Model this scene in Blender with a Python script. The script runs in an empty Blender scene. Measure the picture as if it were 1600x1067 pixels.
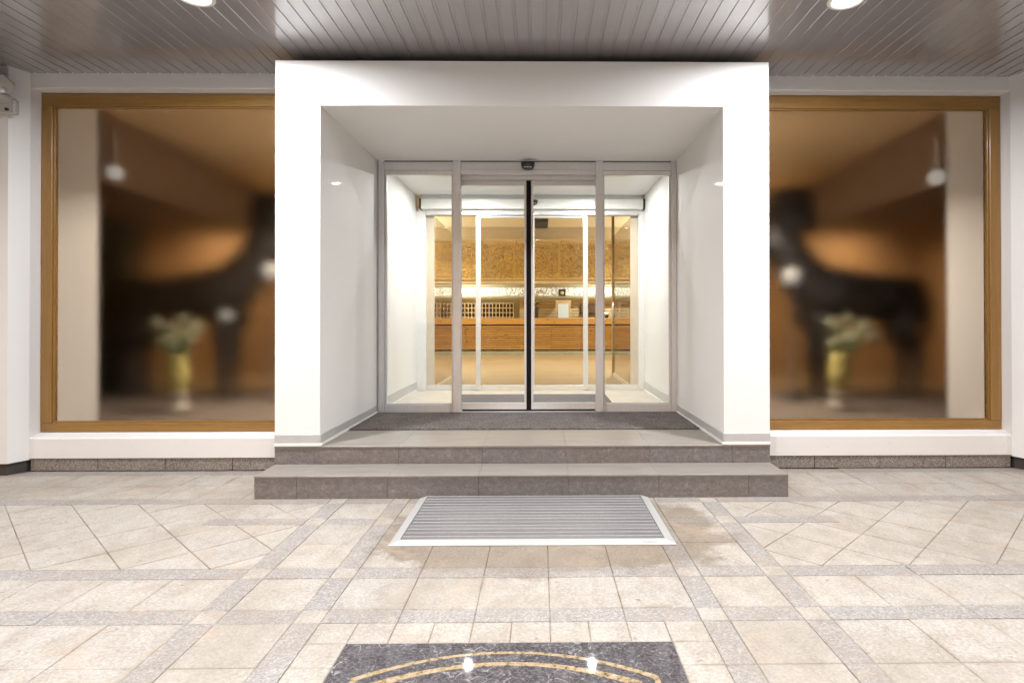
import bpy, bmesh, math, random
from mathutils import Vector, Matrix
random.seed(7)
S = bpy.context.scene
COL = S.collection
rad = math.radians
# ------------------------------------------------------------------ camera
CAMH = 1.1874
cam = bpy.data.cameras.new("camera"); co = bpy.data.objects.new("camera", cam); COL.objects.link(co)
yaw, pitch, roll, F, CX, CY = .0119, .0058, -.0011, 939.5, 856.1, 493.1
cam.sensor_width = 36; cam.lens = F/1600*36; cam.clip_start = .05; cam.clip_end = 2000
cam.shift_x = -(CX-800)/1600; cam.shift_y = (CY-533.5)/1600
fw = Vector((math.sin(yaw)*math.cos(pitch), math.cos(yaw)*math.cos(pitch), math.sin(pitch)))
rt = Vector((math.cos(yaw), -math.sin(yaw), 0)); up = rt.cross(fw)
r2 = rt*math.cos(roll)+up*math.sin(roll); u2 = -rt*math.sin(roll)+up*math.cos(roll)
M = Matrix((r2, u2, -fw)).transposed().to_4x4(); M.translation = (0, 0, CAMH)
co.matrix_world = M
S.camera = co
# ------------------------------------------------------------------ world (dusk sky) and sun
W = bpy.data.worlds.new("World"); S.world = W; W.use_nodes = True
nt = W.node_tree; bg = nt.nodes["Background"]
sky = nt.nodes.new("ShaderNodeTexSky"); sky.sky_type = 'NISHITA'; sky.sun_disc = False
sky.sun_elevation = rad(3); sky.sun_rotation = rad(200); sky.air_density = 1; sky.dust_density = 3; sky.ozone_density = 1
nt.links.new(sky.outputs[0], bg.inputs[0]); bg.inputs[1].default_value = .10
S.view_settings.view_transform = 'Standard'; S.view_settings.look = 'None'
S.view_settings.gamma = 1; S.view_settings.exposure = 0.15; S.view_settings.use_curve_mapping = False
cy = S.cycles; cy.use_denoising = True
try: cy.denoiser = 'OPENIMAGEDENOISE'
except Exception: pass
cy.max_bounces = 10; cy.diffuse_bounces = 5; cy.glossy_bounces = 5; cy.transmission_bounces = 8; cy.transparent_max_bounces = 16
cy.caustics_reflective = False; cy.caustics_refractive = False; cy.sample_clamp_indirect = 4; cy.blur_glossy = .5

# lamp powers (W)
P_CANOPY, P_REAR, P_VEST, P_LOBBY, P_SIDE = 88, 30, 34, 100, 44
WHITE_L = (.985, .985, 1); WARM_L = (1, .72, .42)

# ------------------------------------------------------------------ materials
def newmat(name):
    m = bpy.data.materials.new(name); m.use_nodes = True
    return m, m.node_tree, m.node_tree.nodes["Principled BSDF"]
def N(t, k, **kw):
    n = t.nodes.new(k)
    for a, b in kw.items(): setattr(n, a, b)
    return n
def math_(t, op, a, b=None, c=None, clamp=False):
    n = N(t, 'ShaderNodeMath', operation=op); n.use_clamp = clamp
    for i, v in enumerate((a, b, c)):
        if v is None: continue
        if isinstance(v, (int, float)): n.inputs[i].default_value = v
        else: t.links.new(v, n.inputs[i])
    return n.outputs[0]
def noise(t, scale, detail=4, rough=.55, vec=None, dist=0):
    n = N(t, 'ShaderNodeTexNoise'); n.inputs['Scale'].default_value = scale; n.inputs['Detail'].default_value = detail
    n.inputs['Roughness'].default_value = rough; n.inputs['Distortion'].default_value = dist
    t.links.new(vec if vec else pos(t), n.inputs['Vector']); return n.outputs['Fac']
def pos(t, scale=None):
    g = N(t, 'ShaderNodeNewGeometry').outputs['Position']
    if scale is None: return g
    m = N(t, 'ShaderNodeMapping'); m.inputs['Scale'].default_value = scale; t.links.new(g, m.inputs['Vector']); return m.outputs[0]
def objpos(t, scale=(1, 1, 1)):
    g = N(t, 'ShaderNodeTexCoord').outputs['Object']
    m = N(t, 'ShaderNodeMapping'); m.inputs['Scale'].default_value = scale; t.links.new(g, m.inputs['Vector']); return m.outputs[0]
def ramp(t, fac, stops):
    r = N(t, 'ShaderNodeValToRGB'); e = r.color_ramp.elements
    while len(e) < len(stops): e.new(.5)
    for x, (p, c) in zip(e, stops): x.position = p; x.color = (*c, 1) if len(c) == 3 else c
    t.links.new(fac, r.inputs[0]); return r.outputs[0]
def mix(t, fac, a, b, mode='MIX'):
    n = N(t, 'ShaderNodeMix', data_type='RGBA', blend_type=mode)
    for i, v in ((0, fac), (6, a), (7, b)):
        if isinstance(v, (int, float)): n.inputs[i].default_value = v
        elif isinstance(v, tuple): n.inputs[i].default_value = (*v, 1)
        else: t.links.new(v, n.inputs[i])
    return n.outputs[2]
def bump(t, b, h, strength, dist=.002):
    n = N(t, 'ShaderNodeBump'); n.inputs['Strength'].default_value = strength; n.inputs['Distance'].default_value = dist
    t.links.new(h, n.inputs['Height']); t.links.new(n.outputs[0], b.inputs['Normal'])
def rnd(t): return N(t, 'ShaderNodeObjectInfo').outputs['Random']
def simple(name, col, rough=.5, metal=0, spec=.5, var=.06, vs=12, bmp=0, bs=80, coat=0):
    m, t, b = newmat(name)
    n = noise(t, vs, 5)
    lo = tuple(c*(1-var) for c in col); hi = tuple(min(1, c*(1+var)) for c in col)
    t.links.new(ramp(t, n, [(.3, lo), (.7, hi)]), b.inputs['Base Color'])
    b.inputs['Roughness'].default_value = rough; b.inputs['Metallic'].default_value = metal
    b.inputs['Specular IOR Level'].default_value = spec; b.inputs['Coat Weight'].default_value = coat
    b.inputs['Coat Roughness'].default_value = .08
    if bmp: bump(t, b, noise(t, bs, 4), bmp)
    return m
def emit(name, col, s):
    m, t, b = newmat(name); b.inputs['Base Color'].default_value = (*col, 1)
    b.inputs['Emission Color'].default_value = (*col, 1); b.inputs['Emission Strength'].default_value = s; return m

def painted(name, col, rough=.62, coat=.02):
    m, t, b = newmat(name)
    n = noise(t, 1.7, 5, .6); n2 = noise(t, 9, 6, .7)
    c = mix(t, .5, ramp(t, n, [(.3, tuple(x*.965 for x in col)), (.7, col)]), ramp(t, n2, [(.3, tuple(x*.975 for x in col)), (.75, col)]))
    # scuffs near the foot of the wall
    z = N(t, 'ShaderNodeSeparateXYZ'); t.links.new(pos(t), z.inputs[0])
    low = math_(t, 'SUBTRACT', 1, math_(t, 'DIVIDE', z.outputs[2], .7, clamp=True), clamp=True)
    sc = math_(t, 'MULTIPLY', low, math_(t, 'GREATER_THAN', noise(t, 14, 8, .75), .63))
    c = mix(t, math_(t, 'MULTIPLY', sc, .18), c, (.45, .43, .40))
    t.links.new(c, b.inputs['Base Color'])
    b.inputs['Roughness'].default_value = rough; b.inputs['Coat Weight'].default_value = coat; b.inputs['Coat Roughness'].default_value = .04
    h = math_(t, 'ADD', noise(t, 170, 3), math_(t, 'MULTIPLY', noise(t, 3.0, 3), 6))
    bump(t, b, h, .12, .0012)
    return m
M_wall = painted('white_wall_paint', (.87, .865, .86))
M_wall2 = painted('white_facade_paint', (.78, .772, .77), .55, .03)
M_vest = painted('vestibule_white_paint', (.84, .837, .83), .5, .15)
M_skirt = simple('grey_skirting', (.50, .50, .50), .3, var=.04)
M_bead = simple('white_sealant', (.85, .85, .83), .4, var=.03)

def m_paving(light, touch=None):
    m, t, b = newmat('pale_paving_stone' if light else 'grey_terrazzo_strip')
    p = pos(t); r = rnd(t)
    big = noise(t, 2.2, 5, .6); mid = noise(t, 11, 6, .65, pos(t, (1, .6, 1)))
    if light:
        base = ramp(t, r, [(0, (.32, .285, .245)), (.25, (.42, .375, .33)), (.5, (.36, .325, .295)), (.75, (.45, .41, .355)), (1, (.40, .34, .285))])
        c = mix(t, .6, base, ramp(t, mid, [(.34, (.23, .19, .15)), (.45, (.35, .31, .265)), (.55, (.41, .37, .325)), (.68, (.49, .455, .41))]))
        sp = noise(t, 160, 3, .7)
        c = mix(t, .38, c, ramp(t, noise(t, 70, 4, .8), [(.38, (.24, .21, .18)), (.5, (.40, .37, .33)), (.62, (.60, .57, .53))]))
        c = mix(t, math_(t, 'MULTIPLY', math_(t, 'GREATER_THAN', sp, .62), .35), c, (.24, .21, .18))
        pit = math_(t, 'GREATER_THAN', noise(t, 21, 2, .5, pos(t, (1, 1.6, 1))), .71)
        c = mix(t, math_(t, 'MULTIPLY', pit, .7), c, (.20, .17, .14))
    else:
        v = N(t, 'ShaderNodeTexVoronoi'); v.inputs['Scale'].default_value = 150; t.links.new(p, v.inputs['Vector'])
        sep = N(t, 'ShaderNodeSeparateColor'); t.links.new(v.outputs['Color'], sep.inputs[0])
        c = ramp(t, sep.outputs[0], [(0, (.14, .125, .115)), (.3, (.245, .225, .213)), (.62, (.345, .32, .303)), (.86, (.45, .42, .40)), (1, (.60, .57, .54))])
        c = mix(t, .35, c, ramp(t, r, [(0, (.28, .252, .235)), (1, (.345, .315, .295))]))
        c = mix(t, .3, c, ramp(t, mid, [(.3, (.25, .223, .205)), (.7, (.36, .33, .31))]))
    # damp brown stain with a shape of its own round the scraper mat
    s = N(t, 'ShaderNodeSeparateXYZ'); t.links.new(p, s.inputs[0])
    nx = math_(t, 'MULTIPLY', math_(t, 'SUBTRACT', noise(t, 3.0, 7, .68), .5), .95)
    dx = math_(t, 'ABSOLUTE', math_(t, 'SUBTRACT', s.outputs[0], .06))
    dy = math_(t, 'ABSOLUTE', math_(t, 'SUBTRACT', s.outputs[1], 3.40))
    ex = math_(t, 'DIVIDE', dx, .98); ey = math_(t, 'DIVIDE', dy, .60)
    d = math_(t, 'POWER', math_(t, 'ADD', math_(t, 'POWER', ex, 3.2), math_(t, 'POWER', ey, 3.2)), .3)
    d = math_(t, 'ADD', d, nx)
    mk = N(t, 'ShaderNodeMapRange'); mk.inputs[1].default_value = 1.02; mk.inputs[2].default_value = .90; t.links.new(d, mk.inputs[0])
    fac = math_(t, 'MULTIPLY', mk.outputs[0], .92 if light else .6)
    c = mix(t, fac, c, (.56, .49, .42), 'MULTIPLY')
    if touch is not None:      # dirt beside the 45 degree joints
        sd = N(t, 'ShaderNodeSeparateXYZ'); t.links.new(p, sd.inputs[0]); br_ = ramp(t, noise(t, 3.3, 5, .7), [(.36, (.25, .25, .25)), (.6, (1, 1, 1))])
        for op, c0, wd, am in (('SUBTRACT', 2.889-touch, *((.034, .72) if touch < 0 else (.014, .4))), ('ADD', 2.889+touch, *((.034, .72) if touch > 0 else (.014, .4)))):
            u = math_(t, 'DIVIDE', math_(t, 'SUBTRACT', math_(t, op, sd.outputs[1], sd.outputs[0]), c0-42.43), .4243)
            fr = math_(t, 'ABSOLUTE', math_(t, 'SUBTRACT', math_(t, 'FRACT', u), .5))
            mr = N(t, 'ShaderNodeMapRange'); mr.inputs[1].default_value = .5-wd; mr.inputs[2].default_value = .498; t.links.new(fr, mr.inputs[0])
            c = mix(t, math_(t, 'MULTIPLY', math_(t, 'MULTIPLY', mr.outputs[0], br_), am), c, (.16, .12, .085))
    # dirt worked into the slab edges, uneven along them
    if light and touch is None:
        oc = N(t, 'ShaderNodeTexCoord').outputs['Generated']; so = N(t, 'ShaderNodeSeparateXYZ'); t.links.new(oc, so.inputs[0])
        ed = None
        for k in (0, 1):
            e_ = math_(t, 'ABSOLUTE', math_(t, 'SUBTRACT', so.outputs[k], .5)); ed = e_ if ed is None else math_(t, 'MAXIMUM', ed, e_)
        er = N(t, 'ShaderNodeMapRange'); er.inputs[1].default_value = .42; er.inputs[2].default_value = .5; t.links.new(ed, er.inputs[0])
        dn_ = ramp(t, noise(t, 4.5, 5, .7), [(.46, (0, 0, 0)), (.66, (1, 1, 1))])
        c = mix(t, math_(t, 'MULTIPLY', math_(t, 'MULTIPLY', er.outputs[0], dn_), .75), c, (.25, .20, .15))
    # general dirt
    c = mix(t, math_(t, 'MULTIPLY', ramp(t, noise(t, 1.5, 7, .68, dist=.6), [(.46, (0, 0, 0)), (.62, (1, 1, 1))]), .45), c, (.26, .215, .165))
    c = mix(t, math_(t, 'MULTIPLY', ramp(t, noise(t, 3.7, 6, .7, dist=1.0), [(.54, (0, 0, 0)), (.66, (1, 1, 1))]), .35), c, (.44, .33, .235))
    t.links.new(c, b.inputs['Base Color']); b.inputs['Roughness'].default_value = .62 if light else .48
    b.inputs['Specular IOR Level'].default_value = .4
    bump(t, b, math_(t, 'ADD', noise(t, 130, 4, .7), math_(t, 'MULTIPLY', noise(t, 18, 4), 2)), .35, .0015)
    return m
M_pave, M_strip = m_paving(True), m_paving(False)
M_joint = simple('joint_sand', (.22, .18, .135), .9, var=.35, vs=30)
_t = M_joint.node_tree; _t.links.new(ramp(_t, noise(_t, 2.6, 6, .7), [(.40, (.11, .085, .06)), (.50, (.24, .20, .15)), (.60, (.40, .36, .31))]), _t.nodes["Principled BSDF"].inputs['Base Color'])

def m_marble():
    m, t, b = newmat('dark_polished_marble')
    n = noise(t, 9, 8, .72, dist=1.6); n2 = noise(t, 80, 6, .75, dist=.6)
    c = ramp(t, n, [(.30, (.035, .03, .034)), (.50, (.08, .072, .077)), (.60, (.15, .14, .145)), (.68, (.12, .11, .115)), (.80, (.38, .36, .37))])
    c = mix(t, .55, c, ramp(t, n2, [(.38, (.035, .03, .034)), (.50, (.07, .062, .067)), (.60, (.20, .185, .19)), (.68, (.40, .38, .38))]))
    v = N(t, 'ShaderNodeTexVoronoi', feature='DISTANCE_TO_EDGE'); v.inputs['Scale'].default_value = 3.2
    dn = N(t, 'ShaderNodeVectorMath', operation='ADD'); t.links.new(pos(t), dn.inputs[0])
    nn = N(t, 'ShaderNodeTexNoise'); nn.inputs['Scale'].default_value = 5; t.links.new(pos(t), nn.inputs['Vector']); t.links.new(nn.outputs['Color'], dn.inputs[1])
    t.links.new(dn.outputs[0], v.inputs['Vector'])
    vein = math_(t, 'MULTIPLY', math_(t, 'LESS_THAN', v.outputs['Distance'], .012), math_(t, 'GREATER_THAN', n, .52))
    c = mix(t, math_(t, 'MULTIPLY', vein, .35), c, (.50, .48, .48))
    t.links.new(c, b.inputs['Base Color']); b.inputs['Roughness'].default_value = .03; b.inputs['Specular IOR Level'].default_value = .22
    return m
M_marble = m_marble()
def m_gold():
    m, t, b = newmat('yellow_stone_inlay')
    n = noise(t, 40, 7, .75)
    t.links.new(ramp(t, n, [(.38, (.09, .07, .045)), (.46, (.30, .23, .12)), (.56, (.40, .29, .20)), (.68, (.48, .41, .29))]), b.inputs['Base Color'])
    b.inputs['Roughness'].default_value = .035; b.inputs['Specular IOR Level'].default_value = .2; return m
M_gold = m_gold()
def m_riser():
    m, t, b = newmat('slate_look_riser_tile')
    n = noise(t, 19, 9, .8, pos(t, (1, 1, 1.4)), dist=.35); r = rnd(t); n2 = noise(t, 75, 5, .75)
    c = ramp(t, n, [(.34, (.085, .075, .075)), (.46, (.14, .126, .125)), (.54, (.20, .182, .18)), (.66, (.36, .335, .33))])
    c = mix(t, .35, c, ramp(t, n2, [(.38, (.075, .065, .064)), (.62, (.34, .31, .30))]))
    c = mix(t, .35, c, ramp(t, r, [(0, (.15, .12, .105)), (.5, (.19, .17, .165)), (1, (.165, .15, .155))]))
    t.links.new(c, b.inputs['Base Color']); b.inputs['Roughness'].default_value = .42
    bump(t, b, math_(t, 'ADD', n, n2), .3, .003); return m
M_riser = m_riser()
def m_tread():
    m, t, b = newmat('greige_porcelain_tread')
    n = noise(t, 4, 7, .62, pos(t, (.6, 3.2, 1)), dist=.5); r = rnd(t); n2 = noise(t, 40, 5, .7, pos(t, (.5, 3, 1)))
    c = ramp(t, n, [(.3, (.21, .185, .165)), (.5, (.28, .25, .222)), (.75, (.34, .31, .28))])
    c = mix(t, .3, c, ramp(t, n2, [(.3, (.20, .175, .155)), (.7, (.34, .31, .28))]))
    c = mix(t, .25, c, ramp(t, r, [(0, (.25, .22, .20)), (1, (.31, .285, .26))]))
    t.links.new(c, b.inputs['Base Color']); b.inputs['Roughness'].default_value = .38
    bump(t, b, n2, .12, .0015); return m
M_tread = m_tread()
def m_granite():
    m, t, b = newmat('speckled_granite_plinth')
    v = N(t, 'ShaderNodeTexVoronoi'); v.inputs['Scale'].default_value = 190; t.links.new(pos(t), v.inputs['Vector'])
    sep = N(t, 'ShaderNodeSeparateColor'); t.links.new(v.outputs['Color'], sep.inputs[0])
    c = ramp(t, sep.outputs[0], [(0, (.07, .06, .055)), (.4, (.19, .165, .15)), (.75, (.30, .27, .25)), (1, (.50, .46, .43))])
    c = mix(t, .3, c, ramp(t, noise(t, 6, 5), [(.3, (.14, .12, .105)), (.7, (.30, .27, .24))]))
    t.links.new(c, b.inputs['Base Color']); b.inputs['Roughness'].default_value = .5; return m
M_granite = m_granite()
def m_wood(name, cols, axis=0, rough=.4, sc=1.0, knots=False, coat=.2):
    m, t, b = newmat(name)
    s = [14*sc, 14*sc, 14*sc]; s[axis] = .9*sc
    g = pos(t, tuple(s)); n = noise(t, 3.2, 7, .6, g, dist=.7); n2 = noise(t, 24, 4, .6, g)
    r = rnd(t)
    c = mix(t, .4, ramp(t, n, [(.28, cols[0]), (.5, cols[1]), (.72, cols[2])]), ramp(t, n2, [(.3, cols[0]), (.7, cols[2])]))
    c = mix(t, .3, c, ramp(t, r, [(0, cols[0]), (1, cols[2])]))
    if knots:
        v = N(t, 'ShaderNodeTexVoronoi'); v.inputs['Scale'].default_value = 1; 
        s2 = [11, 11, 11]; s2[axis] = 3.0
        t.links.new(pos(t, tuple(s2)), v.inputs['Vector'])
        k = math_(t, 'LESS_THAN', v.outputs['Distance'], .13)
        c = mix(t, math_(t, 'MULTIPLY', k, .75), c, tuple(x*.35 for x in cols[0]))
    t.links.new(c, b.inputs['Base Color']); b.inputs['Roughness'].default_value = rough; b.inputs['Coat Weight'].default_value = coat
    b.inputs['Coat Roughness'].default_value = .15
    bump(t, b, n2, .12, .001); return m
WC = [(.17, .078, .017), (.27, .14, .034), (.35, .20, .055)]
M_wframe_h = m_wood('oak_window_frame_horizontal', WC, 0)
M_wframe_v = m_wood('oak_window_frame_vertical', WC, 2)
M_slat = m_wood('knotty_pine_slat', [(.34, .15, .035), (.50, .25, .065), (.64, .36, .11)], 0, .35, 1, True)
M_lobbyfloor = m_wood('tan_lobby_floor', [(.165, .115, .06), (.215, .155, .085), (.26, .19, .11)], 0, .3, .5, False, .3)
M_vestfloor = simple('pale_vestibule_tile', (.58, .53, .47), .35, var=.08, vs=6, bmp=.05)
def m_brushed(name, v=.62, rough=.32, tint=(1, .99, .97), metal=.85):
    m, t, b = newmat(name)
    n = noise(t, 30, 3, .5, pos(t, (6, 6, .25)))
    t.links.new(ramp(t, n, [(.3, tuple(v*.93*k for k in tint)), (.7, tuple(v*1.05*k for k in tint))]), b.inputs['Base Color'])
    b.inputs['Metallic'].default_value = metal; b.inputs['Roughness'].default_value = rough; return m
M_alu = m_brushed('anodised_aluminium', .70, .40, (.99, .985, 1), metal=.3)
M_alu_l = m_brushed('bright_aluminium', .80, .30, metal=.35)
M_ramp = m_brushed('satin_aluminium_edging', .52, .42, metal=.25)
M_rbar = simple('worn_bright_bar', (.42, .41, .41), .45, var=.1, vs=50)
M_rslat = simple('worn_grey_slat', (.145, .137, .14), .5, var=.08, vs=60)
M_felt2 = simple('paler_worn_slat', (.17, .162, .165), .5, var=.08, vs=60)
M_felt = simple('grey_brush_insert', (.17, .16, .162), .9, var=.2, vs=90)
M_beige = simple('beige_door_stile', (.62, .54, .43), .4, var=.04)
M_black = simple('black_rubber_seal', (.008, .007, .007), .8, spec=.15)
M_dark = simple('black_plastic', (.02, .02, .021), .25)
M_darkbrown = simple('dark_pillar_plinth', (.045, .038, .034), .6, var=.2)  # own dark colour of the pillar plinths, also used for the vents
def m_ceiling():
    m, t, b = newmat('grey_lacquered_plank')
    r = rnd(t)
    c = ramp(t, r, [(0, (.295, .28, .29)), (.5, (.31, .295, .305)), (1, (.325, .31, .32))])
    c = mix(t, .3, c, ramp(t, noise(t, 2.2, 4), [(.3, (.27, .25, .255)), (.7, (.34, .315, .32))]))
    t.links.new(c, b.inputs['Base Color']); b.inputs['Roughness'].default_value = .20
    b.inputs['Specular IOR Level'].default_value = .8; b.inputs['Coat Weight'].default_value = .8; b.inputs['Coat Roughness'].default_value = .10
    bump(t, b, noise(t, 5, 3, .5, pos(t, (3, .6, 1))), .06, .002); return m
M_ceil = m_ceiling()
def m_clear(name, tint=(.97, .985, .975), refl=1.0):
    m = bpy.data.materials.new(name); m.use_nodes = True; t = m.node_tree; t.nodes.clear()
    o = N(t, 'ShaderNodeOutputMaterial'); mx = N(t, 'ShaderNodeMixShader'); tr = N(t, 'ShaderNodeBsdfTransparent'); g = N(t, 'ShaderNodeBsdfGlossy')
    tr.inputs[0].default_value = (*tint, 1); g.inputs['Roughness'].default_value = .01
    f = N(t, 'ShaderNodeFresnel'); f.inputs[0].default_value = 1.5
    t.links.new(math_(t, 'MULTIPLY', f.outputs[0], refl), mx.inputs[0]); t.links.new(tr.outputs[0], mx.inputs[1]); t.links.new(g.outputs[0], mx.inputs[2])
    t.links.new(mx.outputs[0], o.inputs[0]); return m
M_glass = m_clear('clear_door_glass', refl=.6)
M_glass2 = m_clear('partition_glass', (.97, .95, .93), .5)
def m_frost():
    m = bpy.data.materials.new('frosted_window_glass'); m.use_nodes = True; t = m.node_tree; t.nodes.clear()
    o = N(t, 'ShaderNodeOutputMaterial'); mx = N(t, 'ShaderNodeMixShader'); rf = N(t, 'ShaderNodeBsdfRefraction', distribution='BECKMANN'); g = N(t, 'ShaderNodeBsdfGlossy')
    rf.inputs['Color'].default_value = (.97, .96, .95, 1); rf.inputs['Roughness'].default_value = FROST; rf.inputs['IOR'].default_value = 1.25
    g.inputs['Roughness'].default_value = .12
    f = N(t, 'ShaderNodeFresnel'); f.inputs[0].default_value = 1.1
    t.links.new(f.outputs[0], mx.inputs[0]); t.links.new(rf.outputs[0], mx.inputs[1]); t.links.new(g.outputs[0], mx.inputs[2]); t.links.new(mx.outputs[0], o.inputs[0])
    return m
FROST = .28
M_frost = m_frost()
def m_mat(name, c0, c1, c2, stripes=False):
    m, t, b = newmat(name)
    n = noise(t, 1, 3, .8, pos(t, (75, 26, 75))); n2 = noise(t, 9, 5, .6)
    c = ramp(t, n, [(.34, c0), (.5, c1), (.66, c2)])
    c = mix(t, .25, c, ramp(t, n2, [(.3, c0), (.7, c2)]))
    if stripes:
        w = N(t, 'ShaderNodeTexWave', bands_direction='Y'); w.inputs['Scale'].default_value = 7; w.inputs['Distortion'].default_value = .6
        t.links.new(pos(t), w.inputs['Vector']); c = mix(t, math_(t, 'MULTIPLY', w.outputs['Fac'], .45), c, (.24, .22, .22))
    t.links.new(c, b.inputs['Base Color']); b.inputs['Roughness'].default_value = .95; b.inputs['Specular IOR Level'].default_value = .15
    bump(t, b, n, .9, .004); return m
M_mat = m_mat('grey_entrance_mat_pile', (.045, .037, .035), (.125, .108, .103), (.27, .24, .23))
M_mat2 = m_mat('vestibule_mat_pile', (.07, .06, .064), (.12, .108, .112), (.17, .158, .16), True)
M_lobbywall = simple('warm_lobby_wall', (.62, .50, .33), .6, var=.05)
M_loungeceil = simple('ochre_lounge_ceiling', (.74, .53, .30), .6, var=.03)  # cream ceiling, with the warm lamp light on it put into the colour
M_lobbyceil = simple('cream_lobby_ceiling', (.78, .70, .55), .6, var=.03)
M_brown = simple('brown_bulkhead', (.16, .095, .055), .6, var=.08)
M_sidewall = simple('ochre_side_wall', (.42, .27, .14), .6, var=.15, vs=1.2)
M_sidefloor = simple('dark_carpet', (.14, .11, .09), .9, var=.2)
M_backgrey = simple('sage_grey_panel', (.40, .39, .29), .6, var=.05)
M_horse = simple('matt_black_resin', (.012, .011, .012), .45, var=.2)
M_shade = simple('black_fabric_shade', (.012, .012, .013), .8)
M_vase = simple('yellow_glazed_vase', (.52, .45, .15), .2, var=.1)
M_vbase = simple('pale_stone_pedestal', (.60, .56, .50), .4)
M_petal = simple('cream_petals', (.60, .61, .44), .6, var=.05)
M_leaf = simple('green_leaf', (.06, .12, .03), .5, var=.3)
M_white = simple('white_plastic', (.78, .77, .74), .35, var=.03)
M_plate = simple('engraved_grey_plate', (.45, .46, .47), .35, metal=.3)
M_post = simple('tan_wood_post', (.45, .31, .15), .4)
def m_carved():
    m, t, b = newmat('carved_gilded_wood')
    g = objpos(t); n = noise(t, 4.2, 6, .65, g, dist=2.4); n2 = noise(t, 14, 5, .7, g, dist=1.4); r = rnd(t)
    h = math_(t, 'ADD', n, math_(t, 'MULTIPLY', n2, .5))
    c = ramp(t, n, [(.34, (.05, .022, .008)), (.42, (.42, .26, .10)), (.51, (.70, .48, .19)), (.57, (.36, .21, .075)), (.66, (.84, .66, .34))])
    c = mix(t, .45, c, ramp(t, n2, [(.40, (.05, .02, .006)), (.5, (.46, .28, .085)), (.60, (.78, .58, .26))]))
    t.links.new(c, b.inputs['Base Color']); b.inputs['Roughness'].default_value = .45
    bump(t, b, h, 1.0, .05); return m
M_carved = m_carved()
M_gilt = simple('gilded_relief', (.66, .43, .14), .38, var=.3, vs=30)
def m_strip():
    m, t, b = newmat('backlit_patterned_strip')
    v = N(t, 'ShaderNodeTexVoronoi', feature='DISTANCE_TO_EDGE'); v.inputs['Scale'].default_value = 7.5
    dn = N(t, 'ShaderNodeVectorMath', operation='ADD'); t.links.new(pos(t), dn.inputs[0])
    nn = N(t, 'ShaderNodeTexNoise'); nn.inputs['Scale'].default_value = 4; nn.inputs['Detail'].default_value = 4
    t.links.new(pos(t), nn.inputs['Vector']); t.links.new(nn.outputs['Color'], dn.inputs[1]); t.links.new(dn.outputs[0], v.inputs['Vector'])
    line = math_(t, 'LESS_THAN', v.outputs['Distance'], .085)
    c = mix(t, math_(t, 'MULTIPLY', line, .8), (.93, .95, .93), (.10, .14, .13))
    t.links.new(c, b.inputs['Base Color']); t.links.new(c, b.inputs['Emission Color']); b.inputs['Emission Strength'].default_value = .45
    return m
M_lum = m_strip()
M_screen = emit('pale_blue_screen', (.50, .56, .58), .55)
M_lens = emit('lit_lamp_lens', (1, .98, .95), 14)
M_globe = emit('lit_globe', (1, .93, .83), .28); M_globe.node_tree.nodes['Principled BSDF'].inputs['Base Color'].default_value = (.2, .19, .17, 1)

# ------------------------------------------------------------------ builders
BM = {}
def mesh_from(bm, name, mat=None, smooth=False):
    bmesh.ops.recalc_face_normals(bm, faces=bm.faces)
    me = bpy.data.meshes.new(name); bm.to_mesh(me); bm.free()
    if mat: me.materials.append(mat)
    if smooth:
        for p in me.polygons: p.use_smooth = True
    return me
def box_mesh(sx, sy, sz, mat, bev=0, name='box'):
    key = (round(sx, 4), round(sy, 4), round(sz, 4), mat.name, bev)
    if key in BM: return BM[key]
    bm = bmesh.new(); bmesh.ops.create_cube(bm, size=1)
    bmesh.ops.scale(bm, vec=(sx, sy, sz), verts=bm.verts)
    if bev: bmesh.ops.bevel(bm, geom=bm.edges[:], offset=bev, segments=1, affect='EDGES', profile=.5)
    BM[key] = mesh_from(bm, name, mat); return BM[key]
def link(name, me, loc=(0, 0, 0), parent=None, kind=None):
    o = bpy.data.objects.new(name, me); COL.objects.link(o)
    loc = Vector(loc)
    if parent is not None:
        o.parent = parent; loc = loc - world_loc(parent)
    o.location = loc
    if kind: o['kind'] = kind
    return o
def world_loc(o):
    v = Vector(o.location)
    while o.parent: o = o.parent; v += Vector(o.location)
    return v
def tag(o, label, cat, group=None):
    o['label'] = label; o['category'] = cat; o['kind'] = 'thing'
    if group: o['group'] = group
    return o
def thing(name, loc, label, cat, group=None):
    return tag(link(name, None, loc), label, cat, group)
def struct(name, loc=(0, 0, 0), me=None): return link(name, me, loc, None, 'structure')
def box(name, x0, x1, y0, y1, z0, z1, mat, parent=None, bev=0, kind=None):
    me = box_mesh(x1-x0, y1-y0, z1-z0, mat, bev, name)
    return link(name, me, ((x0+x1)/2, (y0+y1)/2, (z0+z1)/2), parent, kind)
def prism(pts, z0, z1, mat, ch=.003, name='slab'):
    """convex polygon slab with a small chamfer on the top edge, in local coordinates"""
    cx = sum(p[0] for p in pts)/len(pts); cy_ = sum(p[1] for p in pts)/len(pts)
    bm = bmesh.new(); n = len(pts)
    def inset(p):
        v = Vector((cx-p[0], cy_-p[1])); L = v.length or 1
        return (p[0]+v.x/L*ch*1.4, p[1]+v.y/L*ch*1.4)
    a = [bm.verts.new((*p, z0)) for p in pts]; b = [bm.verts.new((*p, z1-ch)) for p in pts]; c = [bm.verts.new((*inset(p), z1)) for p in pts]
    bm.faces.new(c)
    for i in range(n):
        j = (i+1) % n
        bm.faces.new((a[i], a[j], b[j], b[i])); bm.faces.new((b[i], b[j], c[j], c[i]))
    return mesh_from(bm, name, mat)
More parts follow.
